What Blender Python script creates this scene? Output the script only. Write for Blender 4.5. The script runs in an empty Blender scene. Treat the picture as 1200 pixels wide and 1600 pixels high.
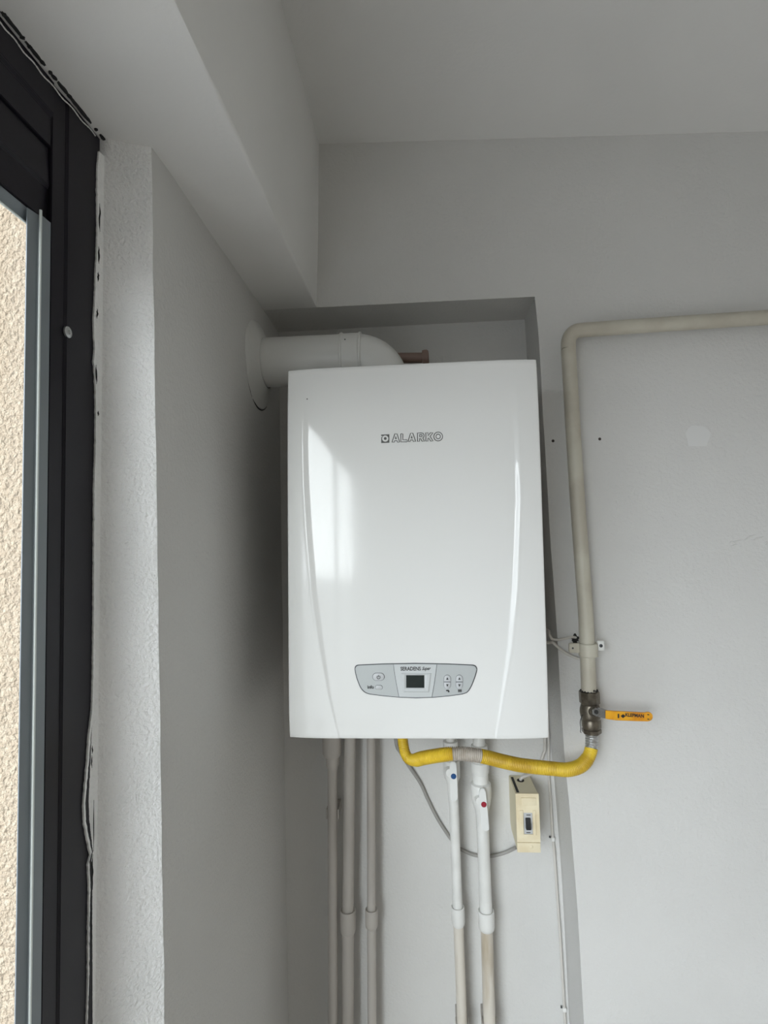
import bpy, bmesh, math, random
from mathutils import Vector, Matrix, noise
C = bpy.context.scene.collection
rnd = random.Random(7)

# ------------------------------------------------------------------ camera
F, H = 840.0, 1.7                      # focal length in pixels of the 1200x1600 frame, lens height
ROWS = ((0.99710975, 0.0722395, -0.02352858),
        (-0.02693009, 0.0464793, -0.99855618),
        (-0.0710416, 0.99630373, 0.04829038))      # image right, image down, view direction
MR = Matrix(ROWS)
cam_data = bpy.data.cameras.new('camera')
cam_data.sensor_fit = 'HORIZONTAL'; cam_data.sensor_width = 36.0
cam_data.lens = 36.0 * F / 1200.0; cam_data.clip_start = 0.02
cam = bpy.data.objects.new('camera', cam_data); C.objects.link(cam)
r_, d_, f_ = [Vector(r) for r in ROWS]
cam.matrix_world = Matrix(((r_.x, -d_.x, -f_.x, 0), (r_.y, -d_.y, -f_.y, 0), (r_.z, -d_.z, -f_.z, H), (0, 0, 0, 1)))
bpy.context.scene.camera = cam

# ------------------------------------------------------------------ sky and exposure
sc = bpy.context.scene
sc.view_settings.view_transform = 'Standard'; sc.view_settings.look = 'None'
sc.view_settings.gamma = 1.0; sc.view_settings.use_curve_mapping = False
sc.view_settings.exposure = 2.40
sc.cycles.max_bounces = 16; sc.cycles.diffuse_bounces = 10; sc.cycles.transparent_max_bounces = 12
world = bpy.data.worlds.new('overcast_sky'); sc.world = world; world.use_nodes = True
wn = world.node_tree; wn.nodes.clear()
w_out = wn.nodes.new('ShaderNodeOutputWorld'); w_bg = wn.nodes.new('ShaderNodeBackground')
w_tc = wn.nodes.new('ShaderNodeTexCoord'); w_sx = wn.nodes.new('ShaderNodeSeparateXYZ'); w_cr = wn.nodes.new('ShaderNodeValToRGB')
w_cr.color_ramp.elements[0].position = 0.0; w_cr.color_ramp.elements[0].color = (1.16, 1.195, 1.29, 1)
w_cr.color_ramp.elements[1].position = 1.0; w_cr.color_ramp.elements[1].color = (0.77, 0.82, 0.95, 1)
w_bg.inputs['Strength'].default_value = 1.0
wn.links.new(w_tc.outputs['Generated'], w_sx.inputs[0]); wn.links.new(w_sx.outputs['Z'], w_cr.inputs[0])
wn.links.new(w_cr.outputs[0], w_bg.inputs[0]); wn.links.new(w_bg.outputs[0], w_out.inputs[0])

sun = bpy.data.lights.new('hazy_sun', 'SUN'); sun.energy = 0.64; sun.angle = math.radians(40); sun.color = (0.96, 0.985, 1.0)
sun_o = bpy.data.objects.new('hazy_sun', sun); C.objects.link(sun_o)
az, el = math.radians(10), math.radians(14)         # azimuth from straight behind towards the windows, height above the horizon
sun_o.rotation_euler = Vector((-math.sin(az) * math.cos(el), -math.cos(az) * math.cos(el), math.sin(el))).to_track_quat('Z', 'Y').to_euler()

def portal(loc, rot, sx, sy):          # sampling guide only: a portal gives no light of its own
    l = bpy.data.lights.new('daylight_portal', 'AREA'); l.shape = 'RECTANGLE'; l.size = sx; l.size_y = sy
    l.cycles.is_portal = True
    o = bpy.data.objects.new('daylight_portal', l); o.location = loc; o.rotation_euler = rot; C.objects.link(o)

# ------------------------------------------------------------------ helpers
def P(px, py, X=None, Y=None, Z=None):
    """point of the real surface x=X, y=Y or z=Z that was measured at a pixel of the photograph"""
    d = MR.transposed() @ Vector(((px - 600) / F, (py - 800) / F, 1.0))
    s = X / d.x if X is not None else Y / d.y if Y is not None else (Z - H) / d.z
    return Vector((s * d.x, s * d.y, H + s * d.z))

def lin(r, g, b):
    f = lambda c: (c / 255 / 12.92) if c <= 10 else ((c / 255 + 0.055) / 1.055) ** 2.4
    return (f(r), f(g), f(b), 1)

def interp(t, tab):
    if t <= tab[0][0]: return tab[0][1]
    for (a, va), (b, vb) in zip(tab, tab[1:]):
        if t <= b: return va + (vb - va) * (t - a) / (b - a)
    return tab[-1][1]

def mat(name, col, rough=0.5, metal=0.0, col2=None, mscale=4.0, mlo=0.4, mhi=0.6, bump=0.0, bscale=200.0, bdist=0.001,
        bump2=0.0, bscale2=20.0, bdist2=0.004, coat=0.0, spec=0.5, stretch=None):
    m = bpy.data.materials.new(name); m.use_nodes = True
    n, l = m.node_tree.nodes, m.node_tree.links
    b = n['Principled BSDF']
    b.inputs['Base Color'].default_value = col; b.inputs['Roughness'].default_value = rough
    b.inputs['Metallic'].default_value = metal; b.inputs['Coat Weight'].default_value = coat
    b.inputs['Coat Roughness'].default_value = 0.05; b.inputs['Specular IOR Level'].default_value = spec
    tc = n.new('ShaderNodeNewGeometry')
    src = tc.outputs['Position']
    if stretch:
        mp = n.new('ShaderNodeMapping'); mp.inputs['Scale'].default_value = stretch
        l.new(src, mp.inputs[0]); src = mp.outputs[0]
    if col2:
        t = n.new('ShaderNodeTexNoise'); t.inputs['Scale'].default_value = mscale; t.inputs['Detail'].default_value = 6
        l.new(src, t.inputs['Vector'])
        r = n.new('ShaderNodeMapRange'); r.inputs['From Min'].default_value = mlo; r.inputs['From Max'].default_value = mhi
        r.clamp = True; l.new(t.outputs['Fac'], r.inputs['Value'])
        mx = n.new('ShaderNodeMix'); mx.data_type = 'RGBA'
        mx.inputs['A'].default_value = col; mx.inputs['B'].default_value = col2
        l.new(r.outputs[0], mx.inputs['Factor']); l.new(mx.outputs['Result'], b.inputs['Base Color'])
    last = None
    for st, s, dist in ((bump2, bscale2, bdist2), (bump, bscale, bdist)):
        if st:
            t = n.new('ShaderNodeTexNoise'); t.inputs['Scale'].default_value = s; t.inputs['Detail'].default_value = 4
            l.new(tc.outputs['Position'], t.inputs['Vector'])
            bp_ = n.new('ShaderNodeBump'); bp_.inputs['Strength'].default_value = st; bp_.inputs['Distance'].default_value = dist
            l.new(t.outputs['Fac'], bp_.inputs['Height'])
            if last: l.new(last.outputs[0], bp_.inputs['Normal'])
            last = bp_
    if last: l.new(last.outputs[0], b.inputs['Normal'])
    return m

def glass_mat(name):
    m = bpy.data.materials.new(name); m.use_nodes = True
    n, l = m.node_tree.nodes, m.node_tree.links; n.clear()
    o = n.new('ShaderNodeOutputMaterial'); mx = n.new('ShaderNodeMixShader'); t = n.new('ShaderNodeBsdfTransparent')
    g = n.new('ShaderNodeBsdfGlossy'); g.inputs['Roughness'].default_value = 0.02; t.inputs[0].default_value = (0.95, 0.97, 0.96, 1)
    ge = n.new('ShaderNodeNewGeometry'); dt = n.new('ShaderNodeVectorMath'); dt.operation = 'DOT_PRODUCT'
    l.new(ge.outputs['Normal'], dt.inputs[0]); l.new(ge.outputs['Incoming'], dt.inputs[1])
    def mth(op, a, b=None):
        q = n.new('ShaderNodeMath'); q.operation = op
        for i, v in enumerate((a, b)):
            if v is None: continue
            if hasattr(v, 'links'): l.new(v, q.inputs[i])
            else: q.inputs[i].default_value = v
        return q.outputs[0]
    sch = mth('MULTIPLY_ADD', mth('POWER', mth('SUBTRACT', 1.0, mth('ABSOLUTE', dt.outputs['Value'])), 5.0), 0.3)
    sch.node.inputs[2].default_value = 0.03
    l.new(sch, mx.inputs[0]); l.new(t.outputs[0], mx.inputs[1]); l.new(g.outputs[0], mx.inputs[2]); l.new(mx.outputs[0], o.inputs[0])
    return m

ROOT = {}
def base_of(parent):
    v = Vector((0, 0, 0))
    while parent is not None:
        v += parent.location; parent = parent.parent
    return v

def obj(name, bm, m, parent=None, smooth=True, angle=35, origin=None):
    if origin is None:
        origin = base_of(parent) if parent is not None else Vector((0, 0, 0))
    bmesh.ops.translate(bm, verts=bm.verts, vec=-Vector(origin))
    bmesh.ops.recalc_face_normals(bm, faces=bm.faces)
    me = bpy.data.meshes.new(name); bm.to_mesh(me); bm.free()
    if m is not None: me.materials.append(m)
    if smooth:
        for p in me.polygons: p.use_smooth = True
        me.set_sharp_from_angle(angle=math.radians(angle))
    o = bpy.data.objects.new(name, me); C.objects.link(o)
    if parent is not None: o.parent = parent
    else: o.location = origin
    return o

def tag(o, label, cat, group=None):
    o['label'] = label; o['category'] = cat
    if group: o['group'] = group
    return o

def thing(name, label, cat, loc, group=None):
    o = bpy.data.objects.new(name, None); o.empty_display_size = 0.03; C.objects.link(o); o.location = loc
    return tag(o, label, cat, group)

def structure(o): o['kind'] = 'structure'; return o

def add_box(bm, lo, hi, bev=0.0, seg=2):
    lo, hi = Vector(lo), Vector(hi)
    r = bmesh.ops.create_cube(bm, size=1.0); vs = r['verts']
    for v in vs:
        v.co = Vector([(lo[i] + hi[i]) / 2 + v.co[i] * (hi[i] - lo[i]) for i in range(3)])
    if bev:
        es = list({e for v in vs for e in v.link_edges})
        bmesh.ops.bevel(bm, geom=es, offset=bev, segments=seg, affect='EDGES', profile=0.5)
    return bm

def box(lo, hi, bev=0.0, seg=2): return add_box(bmesh.new(), lo, hi, bev, seg)

def smooth_path(pts, n=8):
    pts = [Vector(p) for p in pts]; out = []
    q = [2 * pts[0] - pts[1]] + pts + [2 * pts[-1] - pts[-2]]
    for i in range(1, len(q) - 2):
        p0, p1, p2, p3 = q[i - 1:i + 3]
        for k in range(n):
            t = k / n
            out.append(0.5 * ((2 * p1) + (p2 - p0) * t + (2 * p0 - 5 * p1 + 4 * p2 - p3) * t * t + (3 * p1 - p0 - 3 * p2 + p3) * t ** 3))
    out.append(pts[-1]); return out

def resample(pts, step):
    out = [pts[0].copy()]; acc = 0.0
    for a, b in zip(pts, pts[1:]):
        L = (b - a).length
        while acc + L >= step:
            k = (step - acc) / L; a = a.lerp(b, k); out.append(a.copy()); L = (b - a).length; acc = 0.0
        acc += L
    out.append(pts[-1].copy()); return out

def add_tube(bm, pts, rad, seg=16, cap=True):
    pts = [Vector(p) for p in pts]; n = len(pts)
    rads = [rad] * n if not hasattr(rad, '__len__') else rad
    T = []
    for i in range(n):
        a = pts[max(0, i - 1)]; b = pts[min(n - 1, i + 1)]
        T.append((b - a).normalized() if (b - a).length > 1e-9 else (T[-1] if T else Vector((0, 0, 1))))
    ref = Vector((0, 1, 0)) if abs(T[0].y) < 0.9 else Vector((1, 0, 0))
    u = (ref - T[0] * ref.dot(T[0])).normalized()
    rings = []
    for i in range(n):
        u = (u - T[i] * u.dot(T[i])).normalized(); v = T[i].cross(u)
        rings.append([bm.verts.new(pts[i] + rads[i] * (math.cos(2 * math.pi * k / seg) * u + math.sin(2 * math.pi * k / seg) * v)) for k in range(seg)])
    for a, b in zip(rings, rings[1:]):
        for k in range(seg):
            bm.faces.new((a[k], a[(k + 1) % seg], b[(k + 1) % seg], b[k]))
    if cap:
        bm.faces.new(rings[0][::-1]); bm.faces.new(rings[-1])
    return bm
def tube(pts, rad, seg=16, cap=True): return add_tube(bmesh.new(), pts, rad, seg, cap)

def add_lathe(bm, p0, axis, prof, seg=24, cap=True):
    """prof: list of (distance along the axis, radius); six sides give a hexagon"""
    p0 = Vector(p0); ax = Vector(axis).normalized()
    ref = Vector((0, 1, 0)) if abs(ax.y) < 0.9 else Vector((1, 0, 0))
    u = (ref - ax * ref.dot(ax)).normalized(); v = ax.cross(u); rings = []
    for t, r in prof:
        rings.append([bm.verts.new(p0 + ax * t + r * (math.cos(2 * math.pi * (k + .5) / seg) * u + math.sin(2 * math.pi * (k + .5) / seg) * v)) for k in range(seg)])
    for a, b in zip(rings, rings[1:]):
        for k in range(seg): bm.faces.new((a[k], a[(k + 1) % seg], b[(k + 1) % seg], b[k]))
    if cap: bm.faces.new(rings[0][::-1]); bm.faces.new(rings[-1])
    return bm
def lathe(p0, axis, prof, seg=24, cap=True): return add_lathe(bmesh.new(), p0, axis, prof, seg, cap)

def add_prism(bm, front, depth):
    """front: list of points; depth: vector to the back copy"""
    dv = Vector(depth)
    a = [bm.verts.new(Vector(p)) for p in front]; b = [bm.verts.new(Vector(p) + dv) for p in front]
    n = len(a); bm.faces.new(a); bm.faces.new(b[::-1])
    for i in range(n): bm.faces.new((a[i], b[i], b[(i + 1) % n], a[(i + 1) % n]))
    return bm
def prism(front, depth): return add_prism(bmesh.new(), front, depth)

def text_bm(s, size, fn, outline=0.0, shear=0.0, xscale=1.0, bold=0.0):
    """lettering as a mesh; fn maps the flat (x, y) of the text, centred, to a point of the surface"""
    cu = bpy.data.curves.new('lettering', 'FONT'); cu.body = s; cu.size = size; cu.shear = shear
    cu.align_x = 'CENTER'; cu.align_y = 'CENTER'
    if outline: cu.fill_mode = 'NONE'; cu.bevel_depth = outline; cu.bevel_resolution = 0
    cu.resolution_u = 3; cu.offset = bold
    o = bpy.data.objects.new('lettering', cu); C.objects.link(o)
    dg = bpy.context.evaluated_depsgraph_get()
    me = bpy.data.meshes.new_from_object(o.evaluated_get(dg))
    bm = bmesh.new(); bm.from_mesh(me)
    bpy.data.objects.remove(o); bpy.data.curves.remove(cu); bpy.data.meshes.remove(me)
    for v in bm.verts:
        z = v.co.z; p = fn(v.co.x * xscale, v.co.y); v.co = Vector(p) + Vector((0, -max(z, 0), 0))
    return bm

# ------------------------------------------------------------------ materials
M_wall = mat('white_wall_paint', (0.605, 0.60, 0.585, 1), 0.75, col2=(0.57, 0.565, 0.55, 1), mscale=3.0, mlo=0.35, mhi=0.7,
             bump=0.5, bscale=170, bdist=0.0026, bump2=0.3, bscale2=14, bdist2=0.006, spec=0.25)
M_jamb = mat('rough_daylit_plaster', (0.87, 0.87, 0.865, 1), 0.8, col2=(0.82, 0.825, 0.82, 1), mscale=9.0, mlo=0.45, mhi=0.7,
             bump=0.9, bscale=230, bdist=0.0034, bump2=0.3, bscale2=40, bdist2=0.004, spec=0.25)  # base colour raised above the wall paint to carry daylight on the reveal
M_ceil = mat('white_ceiling_paint', (0.72, 0.715, 0.70, 1), 0.85, col2=(0.67, 0.665, 0.65, 1), mscale=2.0, mlo=0.4, mhi=0.7,
             bump=0.2, bscale=150, bdist=0.0015, spec=0.2)
M_floor = mat('pale_floor_tile', (0.42, 0.38, 0.34, 1), 0.35)
M_far = mat('warm_wall_paint', (0.50, 0.48, 0.44, 1), 0.75)
M_ground = mat('street_ground', (0.40, 0.385, 0.36, 1), 0.9)
M_stucco = mat('beige_stucco', lin(192, 178, 158), 0.9, col2=lin(174, 158, 138), mscale=150, mlo=0.25, mhi=0.55, bump=1.0, bscale=155, bdist=0.012, spec=0.1)
M_frame = mat('dark_aluminium', (0.007, 0.0055, 0.010, 1), 0.36, spec=0.28)
M_bead = mat('grey_glazing_bead', (0.20, 0.225, 0.245, 1), 0.42, metal=0.1)
M_gasket = mat('pale_gasket', (0.6, 0.64, 0.62, 1), 0.4)
M_sealant = mat('black_sealant', (0.012, 0.012, 0.013, 1), 0.8)
M_glass = glass_mat('window_glass')
M_white = mat('white_enamel', (0.70, 0.70, 0.685, 1), 0.09, coat=0.08, spec=0.38)
M_case = mat('white_sheet_metal', (0.50, 0.49, 0.47, 1), 0.4)
M_panel = mat('silver_grey_plastic', (0.42, 0.44, 0.44, 1), 0.4, metal=0.1)
M_panel2 = mat('light_silver_plastic', (0.50, 0.52, 0.52, 1), 0.4, metal=0.1)
M_rim = mat('dark_grey_rim', (0.05, 0.055, 0.06, 1), 0.4)
M_btn = mat('button_grey', (0.46, 0.47, 0.48, 1), 0.35)
M_screen = mat('dark_display', (0.02, 0.026, 0.024, 1), 0.15)
M_ink = mat('black_ink', (0.02, 0.02, 0.02, 1), 0.5)
M_ink2 = mat('grey_ink', (0.07, 0.07, 0.065, 1), 0.4)
M_flue = mat('white_painted_flue', (0.66, 0.66, 0.64, 1), 0.35)
M_seal = mat('flue_wall_seal', (0.60, 0.60, 0.58, 1), 0.7, bump2=0.6, bscale2=25, bdist2=0.006)
M_stub = mat('brown_plastic', (0.19, 0.125, 0.10, 1), 0.5)
M_gas = mat('cream_painted_steel', lin(190, 186, 172), 0.45, col2=lin(178, 172, 158), mscale=14, bump=0.15, bscale=120, bdist=0.0008)
M_gpipe = mat('grey_painted_pipe', lin(178, 173, 167), 0.5, col2=lin(160, 154, 147), mscale=16, mlo=0.5, mhi=0.72, stretch=(1, 1, 0.25))
M_ppr = mat('white_plastic_pipe', (0.74, 0.74, 0.72, 1), 0.35, col2=(0.68, 0.68, 0.66, 1), mscale=20)
M_stain = mat('stained_painted_pipe', lin(206, 200, 190), 0.5, col2=lin(166, 152, 130), mscale=18, mlo=0.52, mhi=0.72, stretch=(1.4, 1.4, 0.22))
M_handle = mat('white_handle_plastic', (0.72, 0.73, 0.72, 1), 0.35)
M_blue = mat('blue_dot', (0.01, 0.07, 0.22, 1), 0.3)
M_red = mat('red_dot', (0.30, 0.012, 0.03, 1), 0.3)
M_brass = mat('dull_nickel_brass', (0.20, 0.175, 0.14, 1), 0.38, metal=0.85, col2=(0.11, 0.095, 0.075, 1), mscale=60)
M_chrome = mat('steel', (0.55, 0.56, 0.56, 1), 0.28, metal=1.0)
M_nut = mat('dark_steel_nut', (0.30, 0.30, 0.295, 1), 0.3, metal=0.9)
M_link = mat('worn_steel', (0.40, 0.405, 0.41, 1), 0.25, metal=1.0)
M_sleeve = mat('crimped_aluminium', (0.62, 0.63, 0.63, 1), 0.3, metal=0.95, bump=0.9, bscale=190, bdist=0.003)
M_lever = mat('orange_yellow_vinyl', lin(226, 163, 30), 0.42, col2=lin(205, 132, 20), mscale=40)
M_hose = mat('yellow_hose_plastic', lin(222, 190, 52), 0.45, col2=lin(196, 160, 38), mscale=30)
M_daub = mat('grey_paint_daub', lin(186, 178, 168), 0.6, col2=lin(168, 158, 146), mscale=60)
M_cream = mat('yellowed_cream_plastic', lin(226, 215, 186), 0.5, col2=lin(216, 202, 170), mscale=30)
M_cream2 = mat('dusty_cream_plastic', lin(218, 210, 182), 0.6)
M_dark = mat('dark_gap', (0.015, 0.014, 0.013, 1), 0.7)
M_black = mat('black_plastic', (0.012, 0.012, 0.013, 1), 0.4)
M_wcable = mat('white_cable', lin(196, 192, 186), 0.5)
M_gcable = mat('grey_cable', lin(150, 148, 144), 0.5)
M_plug = mat('old_wall_plug', (0.05, 0.04, 0.035, 1), 0.8)
M_filler = mat('filler_patch', (0.64, 0.64, 0.63, 1), 0.85)

# ------------------------------------------------------------------ the room
DN, DM, XL, XW, SOF = 1.22, 1.0971, -0.3255, -0.374, 2.1884
def sheet(name, rows, m, parent=None, **k):       # a grid of points as a mesh
    bm = bmesh.new(); g = [[bm.verts.new(p) for p in r] for r in rows]
    for a, b in zip(g, g[1:]):
        for i in range(len(a) - 1): bm.faces.new((a[i], a[i + 1], b[i + 1], b[i]))
    return obj(name, bm, m, parent, **k)

# right edge of the niche on the front plane, measured down its length (the plaster leans and wavers)
edge_px = [(838, 467), (846, 600), (853.5, 730), (861, 860), (868.5, 960), (874, 1050), (880.5, 1160), (888, 1245), (895, 1325), (901, 1400), (907, 1500), (912.5, 1600)]
EDGE = [P(x, y, Y=DM) for x, y in edge_px]
def edge_x(z):
    t = [(-v.z, v.x) for v in EDGE]
    if z < EDGE[-1].z: return EDGE[-1].x + (EDGE[-1].z - z) * 0.01
    return interp(-z, t)
XR, YB = 1.62, -2.9
def ceil_z(x): return 2.5335 - 0.049 * x
# main wall: an inverted L around the niche, 12 cm proud of the niche back
bm = bmesh.new()
Lp = [Vector((-0.62, DM, SOF)), Vector((-0.3255, DM, SOF)), Vector((EDGE[0].x - 0.0004, DM, SOF))]
zs = [2.12 - i * 0.05 for i in range(43)]
Lp += [Vector((edge_x(z) + 0.0011 * noise.noise((z * 9, 3, 1)), DM, max(z, 0.0))) for z in zs]
Lp += [Vector((XR + 0.1, DM, Lp[-1].z)), Vector((XR + 0.1, DM, 2.75)), Vector((-0.62, DM, 2.75))]
add_prism(bm, Lp, (0, DN - DM + 0.09, 0))
bev = [e for e in bm.edges if all(abs(v.co.y - DM) < 1e-5 for v in e.verts)
       and all(v.co.z < 2.2 and v.co.x < 0.35 for v in e.verts)]
bmesh.ops.bevel(bm, geom=bev, offset=0.0028, segments=3, affect='EDGES', profile=0.5)
wall_back = structure(obj('wall_back', bm, M_wall, angle=60))
bm = box((-0.62, DN, 0), (0.34, DN + 0.09, SOF + 0.05))
nb = obj('niche_back', bm, M_wall, wall_back)

# left wall: plaster pier beside the window, its reveal facing the room, its flank running back to the niche
def pier_corner(z):
    t = min(1.1, max(-0.2, (SOF - z) / (SOF - 1.1216)))
    return Vector((-0.3205 + 0.0045 * t + 0.0011 * noise.noise((z * 17, 1, 0)), 0.6195 + 0.0175 * t + 0.0014 * noise.noise((z * 13, 8, 0)), z))
def pier_edge(z):
    t = (2.17 - z) / (2.17 - 1.18)
    t = min(1.05, max(0, t)); return Vector((XW + 0.0005 - 0.004 * t, 0.5985 - 0.0105 * t, z))
rows_f, rows_s = [], []
for i in range(111):
    z = SOF + 0.02 - i * (SOF + 0.02) / 110
    c, e = pier_corner(z), pier_edge(z)
    row = [Vector((-0.452, e.y + 0.004, z)), Vector((XW - 0.001, e.y + 0.003, z))]
    for k in range(1, 9):
        q = e.lerp(c, k / 9.0); q.y += 0.0009 * noise.noise(q * 30); row.append(q)
    a = e.lerp(c, 0.96); b = c + Vector((-0.0004, 0.0028, 0))
    row += [a, e.lerp(c, 0.985) + Vector((0, .0004, 0)), c + Vector((-0.0012, 0.0007, 0)), b]
    rows_f.append(row)
    s = [b]
    back = Vector((XL, DN + 0.02, z))
    for k in range(1, 13):
        q = b.lerp(back, k / 12.0); q.x += 0.0022 * noise.noise(q * 5) * (1 if k < 12 else 0); s.append(q)
    rows_s.append(s)
bm = bmesh.new()
g = [[bm.verts.new(p) for p in a + b[1:]] for a, b in zip(rows_f, rows_s)]
for a, b in zip(g, g[1:]):
    for i in range(len(a) - 1): bm.faces.new((a[i], a[i + 1], b[i + 1], b[i]))
tops = g[0]; bots = g[-1]
for ring in (tops, bots):
    bl = bm.verts.new((-0.452, DN + 0.02, ring[0].co.z)); bm.faces.new(ring + [bl])
    if ring is tops: t0 = bl
    else: b0 = bl
bm.faces.new([r[-1] for r in g] + [b0, t0]); bm.faces.new([r[0] for r in g] + [b0, t0])
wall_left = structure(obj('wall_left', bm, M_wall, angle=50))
wall_left.data.materials.append(M_jamb)          # the reveal: rougher plaster, with daylight painted in as a whiter base colour
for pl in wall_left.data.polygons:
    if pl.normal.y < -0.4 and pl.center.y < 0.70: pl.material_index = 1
bm = box((-0.45, YB, 0), (XW - 0.003, 0.56, 0.105), 0.003); obj('parapet', bm, M_wall, wall_left)
bm = box((-0.45, YB, 0.105), (XW - 0.003, -2.26, SOF)); obj('end_pier', bm, M_wall, wall_left)

# ceiling with the downstand beam over the windows
bm = bmesh.new()
for x in (-0.62, XR + 0.1):
    pass
v = [bm.verts.new(p) for p in ((-0.7, YB - .1, ceil_z(-0.7)), (XR + 0.1, YB - .1, ceil_z(XR + 0.1)), (XR + 0.1, DM + 0.01, ceil_z(XR + 0.1)), (-0.7, DM + 0.01, ceil_z(-0.7)))]
w = [bm.verts.new(p.co + Vector((0, 0, 0.15))) for p in v]
bm.faces.new(v); bm.faces.new(w[::-1])
for i in range(4): bm.faces.new((v[i], w[i], w[(i + 1) % 4], v[(i + 1) % 4]))
ceiling = structure(obj('ceiling', bm, M_ceil))
bm = bmesh.new()
ys = [YB - .1 + i * (DM + .1 - YB) / 60 for i in range(61)]
prof = lambda y: [Vector((-0.455, y, SOF)), Vector((-0.2145, y, SOF)), Vector((-0.211, y, SOF + .0012)), Vector((-0.2098 + 0.0016 * noise.noise((y * 7, 2, 2)), y, SOF + .0045)), Vector((-0.204, y, SOF + .16)), Vector((-0.1975, y, 2.60)), Vector((-0.455, y, 2.60))]
g = [[bm.verts.new(p) for p in prof(y)] for y in ys]
for a, b in zip(g, g[1:]):
    for i in range(7): bm.faces.new((a[i], a[(i + 1) % 7], b[(i + 1) % 7], b[i]))
bm.faces.new(g[0][::-1]); bm.faces.new(g[-1])
obj('beam', bm, M_ceil, ceiling, angle=50)
bm = box((-0.6, YB - .1, -0.12), (XR + .1, DN + .1, 0)); structure(obj('floor', bm, M_floor))
bm = box((XR, YB - .1, 0), (XR + .12, DN, 2.75)); structure(obj('wall_right', bm, M_far))
bm = box((-.6, YB - .12, 0), (XR, YB, 2.75))
structure(obj('wall_front', bm, M_far))

# outdoors: stucco return of the facade beside the window, ground far below
bm = box((-2.2, 0.665, -1.0), (-0.453, 1.4, 3.3), 0.004); structure(obj('wall_outside', bm, M_stucco))
bm = box((-120, -120, -7.2), (120, 120, -7)); structure(obj('ground', bm, M_ground))

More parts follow.
